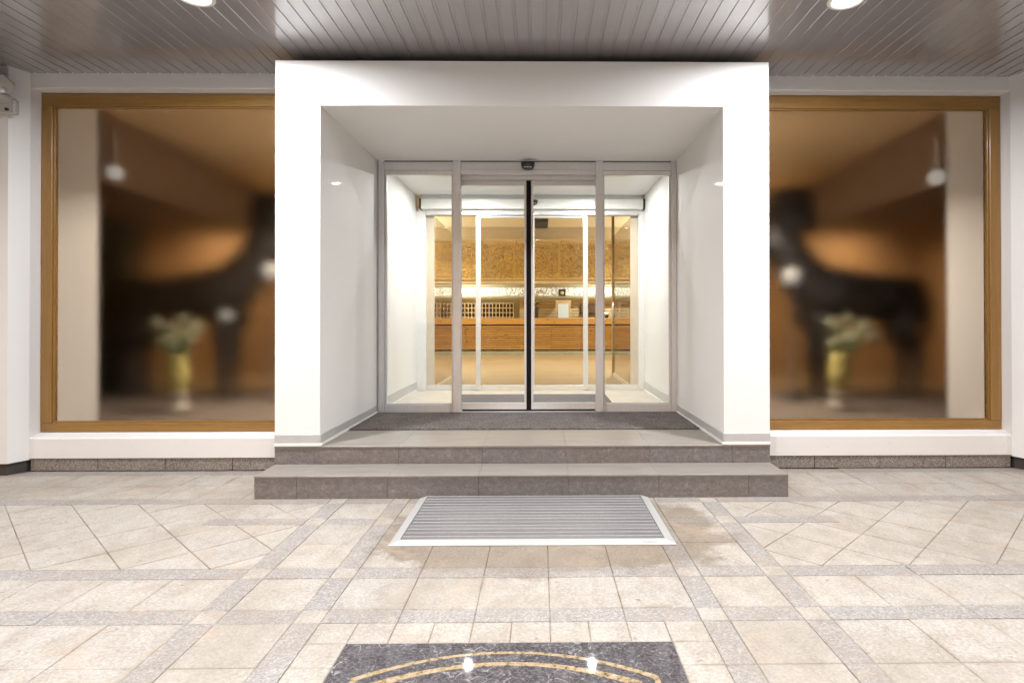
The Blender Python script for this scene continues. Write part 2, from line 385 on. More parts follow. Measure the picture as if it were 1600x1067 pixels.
def lathe(profile, mat, seg=24, name='lathe', smooth=True):
    bm = bmesh.new(); rings = []
    for r, z in profile:
        if r < 1e-5: rings.append([bm.verts.new((0, 0, z))])
        else: rings.append([bm.verts.new((r*math.cos(2*math.pi*i/seg), r*math.sin(2*math.pi*i/seg), z)) for i in range(seg)])
    for A, B in zip(rings, rings[1:]):
        for i in range(seg):
            j = (i+1) % seg
            if len(A) == 1 and len(B) > 1: bm.faces.new((A[0], B[i], B[j]))
            elif len(B) == 1 and len(A) > 1: bm.faces.new((A[i], A[j], B[0]))
            elif len(A) > 1: bm.faces.new((A[i], A[j], B[j], B[i]))
    return mesh_from(bm, name, mat, smooth)
def tube(pts, r, mat, seg=8, name='tube'):
    bm = bmesh.new(); rings = []
    P = [Vector(p) for p in pts]
    for k, p in enumerate(P):
        d = (P[min(k+1, len(P)-1)]-P[max(k-1, 0)]).normalized()
        a = d.orthogonal().normalized(); b = d.cross(a)
        if rings:  # keep frames aligned
            pa = rings[-1][1]; a = (pa-d*pa.dot(d)).normalized(); b = d.cross(a)
        rr = r[k] if isinstance(r, (list, tuple)) else r
        rings.append(([bm.verts.new(p+(a*math.cos(2*math.pi*i/seg)+b*math.sin(2*math.pi*i/seg))*rr) for i in range(seg)], a))
    for (A, _), (B, _) in zip(rings, rings[1:]):
        for i in range(seg): bm.faces.new((A[i], A[(i+1) % seg], B[(i+1) % seg], B[i]))
    bm.faces.new(rings[0][0]); bm.faces.new(rings[-1][0])
    return mesh_from(bm, name, mat, True)
def arealight(name, loc, power, size, color, parent=None, rot=(0, 0, 0), shape='DISK', sy=None, spread=180):
    l = bpy.data.lights.new(name, 'AREA'); l.energy = power; l.shape = shape; l.size = size; l.color = color; l.spread = rad(spread)
    if sy: l.size_y = sy
    o = bpy.data.objects.new(name, l); COL.objects.link(o)
    loc = Vector(loc)
    if parent is not None: o.parent = parent; loc -= world_loc(parent)
    o.location = loc; o.rotation_euler = rot; return o

XL0, XL1, XL2, XL3 = -1.384, -1.274, -.974, -.865      # left paving bands
XR3, XR2, XR1, XR0 = .635, .745, 1.044, 1.154          # right paving bands
Y5, Y4, Y3, Y2, Y1, Y0 = 2.07, 2.22, 2.37, 2.479, 2.779, 2.889
YC0, YC1, YD0, YD1, YE0, YE1, YF = 3.2, 3.5, 3.61, 3.905, 4.015, 4.32, 4.64
ZP = .2813; PX0, PX1, PI0, PI1, PT, PIT = -1.9026, 1.6534, -1.5797, 1.3202, 3.0444, 2.7202
PY, WY, WFY, DY, IY, SY = 4.325, 4.756, 4.856, 5.81, 7.70, 4.001
ZC = 3.12

# ------------------------------------------------------------------ ground and paving
bmg = bmesh.new()
v = [bmg.verts.new(p) for p in ((-300, -300, -.03), (300, -300, -.03), (300, 300, -.03), (-300, 300, -.03))]; bmg.faces.new(v)
def m_far():
    m, t, b = newmat('far_paving')
    br = N(t, 'ShaderNodeTexBrick', offset=0); br.inputs['Scale'].default_value = 1; br.inputs['Brick Width'].default_value = .3; br.inputs['Row Height'].default_value = .3
    br.inputs['Mortar Size'].default_value = .003; br.inputs['Color1'].default_value = (.56, .50, .43, 1); br.inputs['Color2'].default_value = (.60, .55, .48, 1); br.inputs['Mortar'].default_value = (.22, .18, .13, 1)
    t.links.new(pos(t), br.inputs['Vector'])
    c = mix(t, .4, br.outputs[0], ramp(t, noise(t, 5, 6), [(.3, (.44, .38, .32)), (.7, (.62, .57, .50))]))
    t.links.new(c, b.inputs['Base Color']); b.inputs['Roughness'].default_value = .7; return m
struct('ground', me=mesh_from(bmg, 'ground', m_far()))
pave = box('pavement', -5.2, 5.2, 1.15, 4.76, -.028, -.0045, M_joint, None, 0, 'structure')
G = .0011
def slab(x0, x1, y0, y1, mat, name, lift=0):
    g = G
    hx, hy = (x1-x0)/2-g, (y1-y0)/2-g
    key = ('slab', round(hx, 4), round(hy, 4), mat.name)
    if key not in BM: BM[key] = prism([(-hx, -hy), (hx, -hy), (hx, hy), (-hx, hy)], -.022, 0, mat, .0025, name)
    o = link(name, BM[key], ((x0+x1)/2, (y0+y1)/2, random.uniform(-.0012, .0008)+lift), pave)
    o.rotation_euler = (random.uniform(-.002, .002), random.uniform(-.002, .002), random.uniform(-.0015, .0015))
    return o
def cells(a, b, step, start=None):
    """cut [a,b] at multiples of step counted from start"""
    s = a if start is None else start
    k0 = math.ceil((a-s)/step-1e-6); out = [a]
    x = s+k0*step
    while x < b-1e-4:
        if x > a+1e-4: out.append(x)
        x += step
    out.append(b); return list(zip(out, out[1:]))
ST, SL = 'paving_slab', 'terrazzo_strip'
XMIN, XMAX = -4.98, 4.75
# plain rows outside the band pairs
for (ya, yb) in ((1.47, 1.77), (1.77, Y5), (Y5, Y3), (Y2, Y1), (YE0, YE1), (YE1, YF)):
    lim = 5 if ya > 3 else (3.6 if ya < 2.2 else 4.3)
    for a, b in cells(-lim, XL0, .3, XL0):
        if b-a > .02: slab(a, b, ya, yb, M_pave, ST)
    for a, b in cells(XR0, lim, .3, XR0):
        if b-a > .02: slab(a, b, ya, yb, M_pave, ST)
# horizontal bands
for (ya, yb, lim, stp) in ((Y3, Y2, 3.9, .6), (Y1, Y0, 4.3, .6), (YD1, YE0, 4.98, .9), (YF, 4.755, 5.1, 1.2)):
    for a, b in cells(-lim, XL0, stp, XL0):
        if b-a > .02: slab(a, b, ya, yb, M_strip, SL)
    for a, b in cells(XR0, lim, stp, XR0):
        if b-a > .02: slab(a, b, ya, yb, M_strip, SL)
for (ya, yb) in ((Y3, Y2), (Y1, Y0), (YC1, YD0), (YD1, YE0)):
    for a, b in ((XL1, XL2), (XR2, XR1)): slab(a, b, ya, yb, M_strip, SL)
    for k in range(5): slab(XL3+.3*k, XL3+.3*(k+1), ya, yb, M_strip, SL)
    for a, b in ((XL0, XL1), (XL2, XL3), (XR3, XR2), (XR1, XR0)): slab(a, b, ya, yb, M_pave, 'paving_inset')
# tiles between the bands
for (ya, yb) in ((1.47, 1.77), (1.77, Y5), (Y5, Y3), (Y2, Y1), (Y0, YC0), (YC0, YC1), (YD0, YD1)):
    for a, b in ((XL1, XL2), (XR2, XR1)): slab(a, b, ya, yb, M_pave, ST)
    for a, b in ((XL0, XL1), (XL2, XL3), (XR3, XR2), (XR1, XR0)): slab(a, b, ya, yb, M_strip, SL)
for (ya, yb) in ((Y2, Y1), (Y0, YC0), (YC0, YC1), (YD0, YD1)):
    for k in range(5): slab(XL3+.3*k, XL3+.3*(k+1), ya, yb, M_pave, ST)
for k in range(10): slab(XL3+.15*k, XL3+.15*(k+1), Y4, Y3, M_pave, 'small_paving_slab')
for k in range(5):
    for a in (XL3, XR3-.15): slab(a, a+.15, Y4-.15*(k+1), Y4-.15*k, M_pave, 'small_paving_slab')
# short grey strips let into the diagonal field
slab(-1.965, XL0, YC1, YD0, M_strip, SL, .002); slab(XR0, 1.75, YC1, YD0, M_strip, SL, .002)
# diagonal fields
def clip(poly, x0, x1, y0, y1):
    def cut(P, f, inter):
        out = []
        for i in range(len(P)):
            a, b = P[i-1], P[i]
            if f(b):
                if not f(a): out.append(inter(a, b))
                out.append(b)
            elif f(a): out.append(inter(a, b))
        return out
    def ix(c): return lambda a, b: (c, a[1]+(b[1]-a[1])*(c-a[0])/(b[0]-a[0]))
    def iy(c): return lambda a, b: (a[0]+(b[0]-a[0])*(c-a[1])/(b[1]-a[1]), c)
    for f, g in ((lambda p: p[0] >= x0, ix(x0)), (lambda p: p[0] <= x1, ix(x1)), (lambda p: p[1] >= y0, iy(y0)), (lambda p: p[1] <= y1, iy(y1))):
        poly = cut(poly, f, g)
        if len(poly) < 3: return []
    return poly
def area(P): return abs(sum(P[i-1][0]*P[i][1]-P[i][0]*P[i-1][1] for i in range(len(P))))/2
D = .4243
def diag(x0, x1, touch):
    mt_ = m_paving(True, touch)
    s0 = touch+Y0; d0 = Y0-touch           # x+y and y-x of the lines that meet at (touch, Y0)
    for i in range(-12, 22):
        for j in range(-12, 22):
            gs, gd = (2.0*G, 3.0*G) if touch < 0 else (3.0*G, 2.0*G)
            sa, sb = s0+i*D+gs, s0+(i+1)*D-gs; da, db = d0+j*D+gd, d0+(j+1)*D-gd
            P = [((s-d)/2, (s+d)/2) for s, d in ((sa, da), (sb, da), (sb, db), (sa, db))]
            P = clip(P, x0+G, x1-G, Y0+G, YD1-G)
            # drop doubled points
            Q = [p for k, p in enumerate(P) if math.hypot(p[0]-P[k-1][0], p[1]-P[k-1][1]) > .004]
            if len(Q) < 3 or area(Q) < .0009: continue
            cx = sum(p[0] for p in Q)/len(Q); cc = sum(p[1] for p in Q)/len(Q)
            me = prism([(p[0]-cx, p[1]-cc) for p in Q], -.022, 0, mt_, .0025, 'diagonal_paving_slab')
            link('diagonal_paving_slab', me, (cx, cc, random.uniform(-.0012, .0006)), pave)
diag(-4.9, XL0, -2.423); diag(XR0, 4.6, 1.778)
# ------------------------------------------------------------------ marble medallion slab let into the paving
slabm = thing('marble_inlay_slab', (-.115, 1.72, 0), 'dark polished marble slab with curved yellow inlay bands set in the pale paving', 'floor inlay')
me = prism([(-.6+G, -.52), (.6-G, -.52), (.6-G, .5-G), (-.6+G, .5-G)], -.022, .0, M_marble, .002, 'slab')
link('slab', me, (-.115, 1.72, 0), slabm)
def arc_band(ytop, xa, xb, yside, w, name):
    """curved band: shallow arch between xa and xb, turning down at both ends"""
    xm = (xa+xb)/2; n = 26; O = []; I = []
    for k in range(n+1):
        x = xa+(xb-xa)*k/n; q = (x-xm)/((xb-xa)/2)
        y = yside+(ytop-yside)*math.sqrt(max(0, 1-.96*q*q))
        y = ytop-(ytop-yside)*(abs(q)**2.05)
        O.append((x, y)); I.append((xm+(x-xm)*(1-w*1.3/((xb-xa)/2)), y-w))
    O = [(xa+.008, 1.25)]+O+[(xb-.008, 1.25)]; I = [(I[0][0]+.008, 1.25)]+I+[(I[-1][0]-.008, 1.25)]
    bm = bmesh.new(); z = .0012
    o = [bm.verts.new((p[0]+.115, p[1]-1.72, z)) for p in O]; i_ = [bm.verts.new((p[0]+.115, p[1]-1.72, z)) for p in I]
    ob = [bm.verts.new((p[0]+.115, p[1]-1.72, -.004)) for p in O]; ib = [bm.verts.new((p[0]+.115, p[1]-1.72, -.004)) for p in I]
    for k in range(len(O)-1):
        bm.faces.new((o[k], o[k+1], i_[k+1], i_[k])); bm.faces.new((o[k], ob[k], ob[k+1], o[k+1])); bm.faces.new((i_[k], i_[k+1], ib[k+1], ib[k]))
    link('inlay_band', mesh_from(bm, 'inlay_band', M_gold), (-.115, 1.72, 0), slabm)
arc_band(2.158, -.628, .392, 2.005, .0145, 'outer'); arc_band(2.092, -.563, .330, 1.975, .021, 'inner')

# ------------------------------------------------------------------ canopy ceiling of planks
CY0, CY1 = -1.8, WY+.04
ceil = box('ceiling', -7, 7, CY0, CY1, ZC+.0055, ZC+.02, M_ceil, None, 0, 'structure')
pitch_ = .0974; x = -.069+.0487-pitch_*70
plank = box_mesh(pitch_-.019, CY1-CY0-.01, .006, M_ceil, .0015, 'ceiling_plank')
while x < 6.9:
    if x > -6.9: link('ceiling_plank', plank, (x, (CY0+CY1)/2, ZC+.003), ceil)
    x += pitch_
roof = box('canopy', -7.2, 7.2, CY0-.2, 20, ZC+.3, ZC+.7, M_wall2); tag(roof, 'white flat canopy slab above the grey plank ceiling', 'roof')
fas = box('canopy_fascia', -7.2, 7.2, CY0-.2, CY0-.01, ZC-.12, ZC+.299, M_wall2); tag(fas, 'white fascia board along the outer edge of the canopy', 'fascia')

def downlight(x, y, z, power, r, color, label, group, ring=M_white, spread=132, lens=None):
    lens = lens or M_lens
    t = thing('downlight', (x, y, z), label, 'ceiling lamp', group)
    link('trim_ring', lathe([(r*.86, .02), (r*.9, -.002), (r*1.12, -.010), (r*1.28, -.006), (r*1.30, .0), (r*1.1, .012)], ring, 28), (x, y, z), t)
    link('reflector', lathe([(r*.86, .018), (r*.80, .012), (0, .012)], M_alu_l, 24), (x, y, z), t)
    l = arealight('lamp', (x, y, z-.016), power, r*1.7, color, t, spread=spread)
    link('lens', lathe([(r*.86, .01), (r*.8, -.004), (r*.5, -.012), (0, -.0155)], lens, 20), (x, y, z), t)
    return t
GC = 'round downlights in the canopy ceiling'
downlight(-2.07, 3.62, ZC, P_CANOPY, .085, WHITE_L, 'bright round downlight in the canopy ceiling left of the portal', GC, spread=172)
downlight(1.86, 3.62, ZC, P_CANOPY, .085, WHITE_L, 'bright round downlight in the canopy ceiling right of the portal', GC, spread=172)
for x, lab in ((-5.2, 'downlight in the canopy at its far left end beyond the left pillar'), (5.0, 'downlight in the canopy at its far right end beyond the right pillar')):
    downlight(x, 3.0, ZC, P_REAR, .085, WHITE_L, lab, GC)
for k, (x, y) in enumerate(((-3.4, 1.0), (-.1, .8), (3.2, 1.0), (-2.0, -1.0), (1.8, -1.0))):
    lab = ['downlight in the canopy row farther from the doors, left one', 'downlight in the canopy row farther from the doors, middle one', 'downlight in the canopy row farther from the doors, right one', 'downlight near the outer canopy edge on the left', 'downlight near the outer canopy edge on the right'][k]
    downlight(x, y, ZC, P_REAR*(.7, 2.6, .7, 3.6, 3.6)[k], .085, WHITE_L, lab, GC, spread=132 if k in (0, 2) else 150)

# ------------------------------------------------------------------ facade walls with the two windows
def wall_side(sg):
    """sg=-1 left, +1 right"""
    side = 'left' if sg < 0 else 'right'
    xo, xi = (-4.003, PX0) if sg < 0 else (3.757, PX1)
    a, b = min(xo, xi), max(xo, xi)
    t = thing('facade_wall', ((a+b)/2, WY, 0), f'white painted wall around the large frosted window {side} of the portal', 'wall')
    box('lintel', a, b, WY, WY+.2, 3.005, ZC+.25, M_wall2, t, .003)
    # sloping sill/apron
    bm = bmesh.new(); prof = [(WY, .103), (WY, .255), (WY+.006, .262), (WFY+.01, .288), (WFY+.2, .288), (WFY+.2, .103)]
    A = [bm.verts.new((a-(a+b)/2, y-WY, z)) for y, z in prof]; B_ = [bm.verts.new((b-(a+b)/2, y-WY, z)) for y, z in prof]
    bm.faces.new(A); bm.faces.new(B_[::-1])
    for i in range(6): bm.faces.new((A[i], A[(i+1) % 6], B_[(i+1) % 6], B_[i]))
    link('apron', mesh_from(bm, 'apron', M_wall2), ((a+b)/2, WY, 0), t)
    # granite plinth slabs
    n = 4; L = (b-a)/n
    for k in range(n): box('plinth_slab', a+L*k+.002, a+L*(k+1)-.002, WY+.012, WY+.05, 0, .099, M_granite, t, .003)
    # window reveal going inwards beside the glass
    if sg < 0: box('inner_reveal', -4.1, -3.925, WFY+.075, 5.38, ZP, 3.05, M_wall2, t)
    else: box('inner_reveal', 3.665, 3.85, WFY+.075, 5.38, ZP, 3.05, M_wall2, t)
    # pillar with a splayed corner
    p = thing('pillar', (xo+sg*.6, 4.6, 0), f'white painted pillar with a splayed edge at the {side} end of the frosted window', 'pillar')
    bm = bmesh.new()
    def pil(z0, z1, off, mat, nm):
        bm = bmesh.new()
        pts = [(xo+sg*off, WY+.35), (xo+sg*off, WY), (xo+sg*(.055+off), 4.625+off), (xo+sg*3.4, 4.625+off), (xo+sg*3.4, WY+.35)]
        ox, oy = xo+sg*.6, 4.6
        lo = [bm.verts.new((q[0]-ox, q[1]-oy, z0)) for q in pts]; hi = [bm.verts.new((q[0]-ox, q[1]-oy, z1)) for q in pts]
        bm.faces.new(lo); bm.faces.new(hi)
        for i in range(5): bm.faces.new((lo[i], lo[(i+1) % 5], hi[(i+1) % 5], hi[i]))
        link(nm, mesh_from(bm, nm, mat), (ox, oy, 0), p)
    pil(.092, ZC+.25, 0, M_wall2, 'shaft'); pil(0, .091, .018, M_darkbrown, 'plinth')
    # window
    w = thing('frosted_window', ((a+b)/2, WFY, .288), f'large oak framed frosted window {side} of the portal, dark horse figure behind it', 'window', 'oak framed frosted windows')
    x0, x1 = (-4.0, PX0) if sg < 0 else (PX1, 3.754)
    z0, z1 = .289, 2.98; fwid = .087; y0, y1 = WFY, WFY+.07
    box('sill_rail', x0, x1, y0, y1, z0, z0+.072, M_wframe_h, w, .004); box('head_rail', x0, x1, y0, y1, z1-.082, z1+.02, M_wframe_h, w, .004)
    box('stile', x0, x0+fwid, y0-.001, y1, z0+.0721, z1-.0821, M_wframe_v, w, .004); box('stile', x1-fwid, x1, y0-.001, y1, z0+.0721, z1-.0821, M_wframe_v, w, .004)
    # glazing bead a step further in
    bd = .014
    box('glazing_bead', x0+fwid, x1-fwid, y0+.012, y0+.03, z0+.0721, z0+.0721+bd, M_wframe_h, w, .002); box('glazing_bead', x0+fwid, x1-fwid, y0+.012, y0+.03, z1-.0821-bd, z1-.0821, M_wframe_h, w, .002)
    box('glazing_bead', x0+fwid, x0+fwid+bd, y0+.012, y0+.03, z0+.0721+bd, z1-.0821-bd, M_wframe_v, w, .002); box('glazing_bead', x1-fwid-bd, x1-fwid, y0+.012, y0+.03, z0+.0721+bd, z1-.0821-bd, M_wframe_v, w, .002)
    box('glass_pane', x0+fwid-.01, x1-fwid+.01, y0+.032, y0+.040, z0+.06, z1-.075, M_frost, w)
wall_side(-1); wall_side(1)

# ------------------------------------------------------------------ entrance portal
pt = thing('entrance_portal', ((PX0+PX1)/2, PY, ZP), 'white box portal projecting around the sliding glass doors', 'portal')
def uframe():
    ox, oy, oz = (PX0+PX1)/2, PY, ZP
    o = [(PX0, ZP), (PI0, ZP), (PI0, PIT), (PI1, PIT), (PI1, ZP), (PX1, ZP), (PX1, PT), (PX0, PT)]
    bm = bmesh.new(); y1 = DY-.002
    A = [bm.verts.new((x-ox, 0, z-oz)) for x, z in o]; B_ = [bm.verts.new((x-ox, y1-oy, z-oz)) for x, z in o]
    for S_ in (A, B_):
        bm.faces.new([S_[i] for i in (0, 1, 2, 7)]); bm.faces.new([S_[i] for i in (2, 3, 6, 7)]); bm.faces.new([S_[i] for i in (3, 4, 5, 6)])
    for i in range(8): bm.faces.new((A[i], A[(i+1) % 8], B_[(i+1) % 8], B_[i]))
    me = mesh_from(bm, 'surround', M_wall)
    b2 = bmesh.new(); b2.from_mesh(me)
    ed = [e for e in b2.edges if len(e.link_faces) == 2 and e.calc_face_angle(0) > .5]
    bmesh.ops.bevel(b2, geom=ed, offset=.004, segments=2, affect='EDGES', profile=.6)
    b2.to_mesh(me); b2.free()
    link('surround', me, (ox, oy, oz), pt)
uframe()
def skirt(x0, x1, y0, y1): 
    box('skirting', x0, x1, y0, y1, .3035, .364, M_skirt, pt, .0015)
def bead(x0, x1, y0, y1): box('sealant_bead', x0, x1, y0, y1, ZP+.001, .303, M_bead, pt, .002)
for x0, x1 in ((PX0+.001, PI0), (PI1, PX1-.001)):
    skirt(x0, x1, PY-.008, PY); bead(x0, x1, PY-.012, PY)
skirt(PI0, PI0+.008, PY-.008, DY-.005); bead(PI0, PI0+.014, PY-.012, DY-.005)
skirt(PI1-.008, PI1, PY-.008, DY-.005); bead(PI1-.014, PI1, PY-.012, DY-.005)
# ------------------------------------------------------------------ steps
st = thing('entrance_steps', (-.12, SY, 0), 'two grey tiled steps leading up to the glass doors', 'steps')
SL0, SR0, z1, z2 = -1.8945, 1.6515, .1538, ZP
box('core', SL0+.012, SR0-.012, SY+.012, WY+.01, 0, z1-.012, M_joint, st)
box('core', PX0+.012, PX1-.012, PY+.012, DY+.1, 0, z2-.012, M_joint, st)
def riser(y, xa, xb, z0, z1_, start):
    for a, b in cells(xa, xb, .6, start):
        if b-a < .01: continue
        box('riser_tile', a+.0006, b-.0006, y, y+.011, z0, z1_-.0125, M_riser, st, .001)
riser(SY, SL0, SR0, 0, z1, -1.615); riser(PY-.001, PX0, PX1, z1, z2, -1.62)
for a, b in cells(SL0, SR0, .6, -1.615): box('tread_tile', a+.0003, b-.0003, SY-.006, PY-.002, z1-.012, z1, M_tread, st, .0015)
for a, b in ((SL0, PX0-.002),): pass
box('tread_tile', SL0, PX0+.3, PY-.001, WY+.008, z1-.0121, z1-.0004, M_tread, st, 0); box('tread_tile', PX1-.3, SR0, PY-.001, WY+.008, z1-.0121, z1-.0004, M_tread, st, 0)
for k, xx in enumerate((SL0, SR0-.011)): box('side_tile', xx, xx+.011, SY+.012, WY+.008, 0, z1-.0125, M_riser, st, .001)
for (ya, yb) in ((PY-.006, PY+.59), (PY+.592, DY+.02)):
    for a, b in cells(PX0, PX1, .6, -1.62): box('tread_tile', a+.0003, b-.0003, ya, yb, z2-.012, z2, M_tread, st, .0015)
# ------------------------------------------------------------------ doormat and scraper mat
mt = box('doormat', PI0+.016, PI1-.016, 4.935, DY-.012, z2+.001, z2+.013, M_mat, None, .003); tag(mt, 'dark grey pile doormat filling the landing in front of the glass doors', 'doormat')
sm = thing('scraper_mat', (-.045, 3.58, 0), 'ribbed aluminium scraper mat with bright sloping edges on the paving below the steps', 'mat')
ramp_x0, ramp_x1, ry0, ry1, rz = -.748, .660, 3.205, SY-.004, .020
def wedge(pts_lo, pts_hi, nm):
    bm = bmesh.new(); ox, oy = -.045, 3.58
    (a, b), (c, d) = pts_lo, pts_hi
    V = [bm.verts.new((p[0]-ox, p[1]-oy, z)) for p, z in ((a, .001), (b, .001), (d, .001), (c, .001), (a, .004), (b, .004), (d, rz), (c, rz))]
    for f in ((0, 1, 2, 3), (4, 5, 6, 7), (0, 1, 5, 4), (1, 2, 6, 5), (2, 3, 7, 6), (3, 0, 4, 7)): bm.faces.new([V[i] for i in f])
    link(nm, mesh_from(bm, nm, M_ramp), (ox, oy, 0), sm)
bx0, bx1, by0 = ramp_x0-.053, ramp_x1+.053, ry0-.045
wedge(((bx0, by0), (bx1, by0)), ((ramp_x0, ry0), (ramp_x1, ry0)), 'front_edge')
wedge(((bx0, ry1), (bx0, by0)), ((ramp_x0, ry1), (ramp_x0, ry0)), 'side_edge')
wedge(((bx1, by0), (bx1, ry1)), ((ramp_x1, ry0), (ramp_x1, ry1)), 'side_edge')
box('base_tray', ramp_x0+.002, ramp_x1-.002, ry0+.002, ry1, .002, .010, M_black, sm)
ns = 14; L = (ry1-ry0-.004)/ns
for k in range(ns):
    y = ry0+.003+k*L
    box('tread_bar', ramp_x0+.004, ramp_x1-.004, y+L*.04, y+L*.66, .010, rz-.002, M_rslat if k % 3 else M_felt2, sm, .001)
    box('scraper_bar', ramp_x0+.004, ramp_x1-.004, y+L*.74, y+L*.86, .010, rz+.0005, M_rbar, sm, .001)
pl = box('maker_plate', .54, .615, by0+.012, by0+.030, .0, .004, M_plate, sm); pl.location.z += .0085; pl.rotation_euler = (math.atan2(.016, .045), 0, 0)

# ------------------------------------------------------------------ outer sliding door
od = thing('sliding_door', (-.12, DY, ZP), 'outer aluminium sliding glass door with a black centre seal, flush with the portal back', 'door')
zt = 2.712
M_gap = simple('shadow_gap_strip', (.16, .145, .13), .7)  # grey-brown strip in the gap above the head rail
box('jamb', -1.5635, -1.511, DY, DY+.09, ZP+.001, zt, M_alu, od, .002); box('jamb', 1.269, 1.319, DY, DY+.09, ZP+.001, zt, M_alu, od, .002)
box('head_rail', -1.5108, 1.2688, DY+.006, DY+.14, 2.628, 2.706, M_alu, od, .002)
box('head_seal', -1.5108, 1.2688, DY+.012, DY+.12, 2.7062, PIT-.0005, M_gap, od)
for x0, x1 in ((-.846, -.771), (.535, .604)): box('mullion', x0, x1, DY-.012, DY+.075, ZP+.001, zt+.002, M_alu, od, .003)
# fixed side lights
for x0, x1 in ((-1.5105, -.8465), (.6045, 1.2685)):
    f = box('side_light', x0, x1, DY+.02, DY+.07, ZP+.001, .362, M_alu, od, .003)
    box('top_rail', x0, x1, DY+.03, DY+.07, 2.585, 2.6275, M_alu_l, f, .002)
    box('stile', x0, x0+.018, DY+.03, DY+.065, .3622, 2.5848, M_alu, f, .002); box('stile', x1-.018, x1, DY+.03, DY+.065, .3622, 2.5848, M_alu, f, .002)
    box('stop_strip', x0+.018, x1-.018, DY+.032, DY+.06, .3622, .374, M_alu_l, f, .001)
    box('glass_pane', x0+.012, x1-.012, DY+.045, DY+.053, .366, 2.59, M_glass, f)
box('operator_casing', -.7705, .5345, DY-.004, DY+.13, 2.583, 2.6278, M_alu, od, .002)
box('track', -.7705, .5345, DY+.04, DY+.15, 2.545, 2.5829, M_alu, od, .002)
for x0, x1, s in ((-.80, -.1395, 1), (-.0945, .565, -1)):
    lf = box('door_leaf', x0, x1, DY+.085, DY+.125, .305, .368, M_alu, od, .002)     # bottom rail is the leaf's own mesh
    box('top_rail', x0, x1, DY+.085, DY+.125, 2.50, 2.544, M_alu, lf, .002)
    box('stile', x0, x0+.022, DY+.087, DY+.123, .3682, 2.4998, M_alu, lf, .002); box('stile', x1-.022, x1, DY+.087, DY+.123, .3682, 2.4998, M_alu, lf, .002)
    box('glass_pane', x0+.015, x1-.015, DY+.101, DY+.109, .360, 2.51, M_glass, lf)
box('centre_seal', -.139, -.095, DY+.083, DY+.127, .305, 2.544, M_black, od, .001)
box('threshold', -.77, .534, DY-.008, DY+.14, ZP+.001, .290, M_alu_l, od, .002)
box('floor_gap', -.77, .534, DY+.09, DY+.12, .2905, .3045, M_black, od)
def sensor(x, y, z, r, parent):
    h = lathe([(0, -r*.72), (r*.45, -r*.66), (r*.75, -r*.48), (r*.95, -r*.15), (r, .012), (r*1.04, .022), (0, .022)], M_dark, 24)
    s = link('motion_sensor', h, (x, y, z), parent)
    for dx in (-.4, 0, .4): link('lens', lathe([(0, -r*.12), (r*.13, -r*.08), (r*.16, 0)], M_alu_l, 10), (x+dx*r, y-r*.72, z-r*.38), s)
sensor(-.123, DY-.02, 2.668, .066, od)
# ------------------------------------------------------------------ vestibule (setting)
box('vestibule_floor', PI0+.001, PI1-.001, DY+.021, IY+.3, ZP-.05, ZP-.001, M_vestfloor, None, 0, 'structure')
box('vestibule_wall', -1.88, PI0, DY+.001, IY+.12, ZP-.05, 3.04, M_vest, None, 0, 'structure'); box('vestibule_wall', PI1, 1.63, DY+.001, IY+.12, ZP-.05, 3.04, M_vest, None, 0, 'structure')
box('vestibule_ceiling', PI0+.0005, PI1-.0005, DY+.001, IY+.12, 2.752, 2.95, M_vest, None, 0, 'structure')
vs = thing('vestibule_skirting', (-.12, 6.7, ZP), 'grey skirting with a white sealant line along both vestibule walls', 'skirting')
for x0, x1 in ((PI0, PI0+.008), (PI1-.008, PI1)): box('skirting', x0, x1, DY+.10, IY-.05, .3035, .40, M_skirt, vs, .0015)
for x0, x1 in ((PI0, PI0+.014), (PI1-.014, PI1)): box('sealant_bead', x0, x1, DY+.10, IY-.05, ZP, .303, M_bead, vs, .002)
m2 = box('vestibule_mat', -.96, .77, 6.28, 7.20, ZP+.0, ZP+.010, M_mat2, None, .003); tag(m2, 'striped grey mat between the outer and inner glass doors', 'doormat')
for x, lab in ((-.83, 'round downlight in the vestibule ceiling, left one'), (.58, 'round downlight in the vestibule ceiling, right one')):
    downlight(x, 6.87, 2.752, P_VEST, .045, (1, .985, .96), lab, 'round downlights in the vestibule ceiling', spread=178)
# ------------------------------------------------------------------ inner sliding door
idr = thing('sliding_door', (-.1, IY, ZP), 'inner sliding glass door with a white operator casing at the back of the vestibule', 'door')
cs = box('operator_casing', -1.505, 1.294, IY-.14, IY+.02, 2.574, 2.700, M_white, idr, .006)
box('end_cap', -1.529, -1.5055, IY-.135, IY+.02, 2.57, 2.704, M_dark, cs, .004); box('end_cap', 1.2945, 1.317, IY-.135, IY+.02, 2.57, 2.704, M_dark, cs, .004)
box('casing_rail', -1.50, 1.29, IY-.10, IY+.02, 2.7005, 2.7515, M_alu, idr)
box('head_rail', -1.46, 1.25, IY-.07, IY+.05, 2.51, 2.5735, M_alu, idr, .002)
for x0, x1 in ((-1.5795, -1.46), (1.25, 1.3195)): box('jamb', x0, x1, IY-.05, IY+.07, ZP, 2.5735, M_vest, idr, .002)
for x0, x1, inner in ((-1.4595, -.79, 0), (.57, 1.2495, 1)):
    f = box('side_light', x0, x1, IY+.02, IY+.055, ZP, .345, M_alu_l, idr, .002)
    a = x0 if not inner else x1-.095
    box('stile', a, a+.095, IY+.022, IY+.053, .3452, 2.5098, M_beige, f, .002)
    box('glass_pane', x0+.01, x1-.01, IY+.034, IY+.041, .34, 2.51, M_glass, f)
    box('top_rail', x0, x1, IY+.02, IY+.055, 2.47, 2.5098, M_beige, f, .002) if False else None
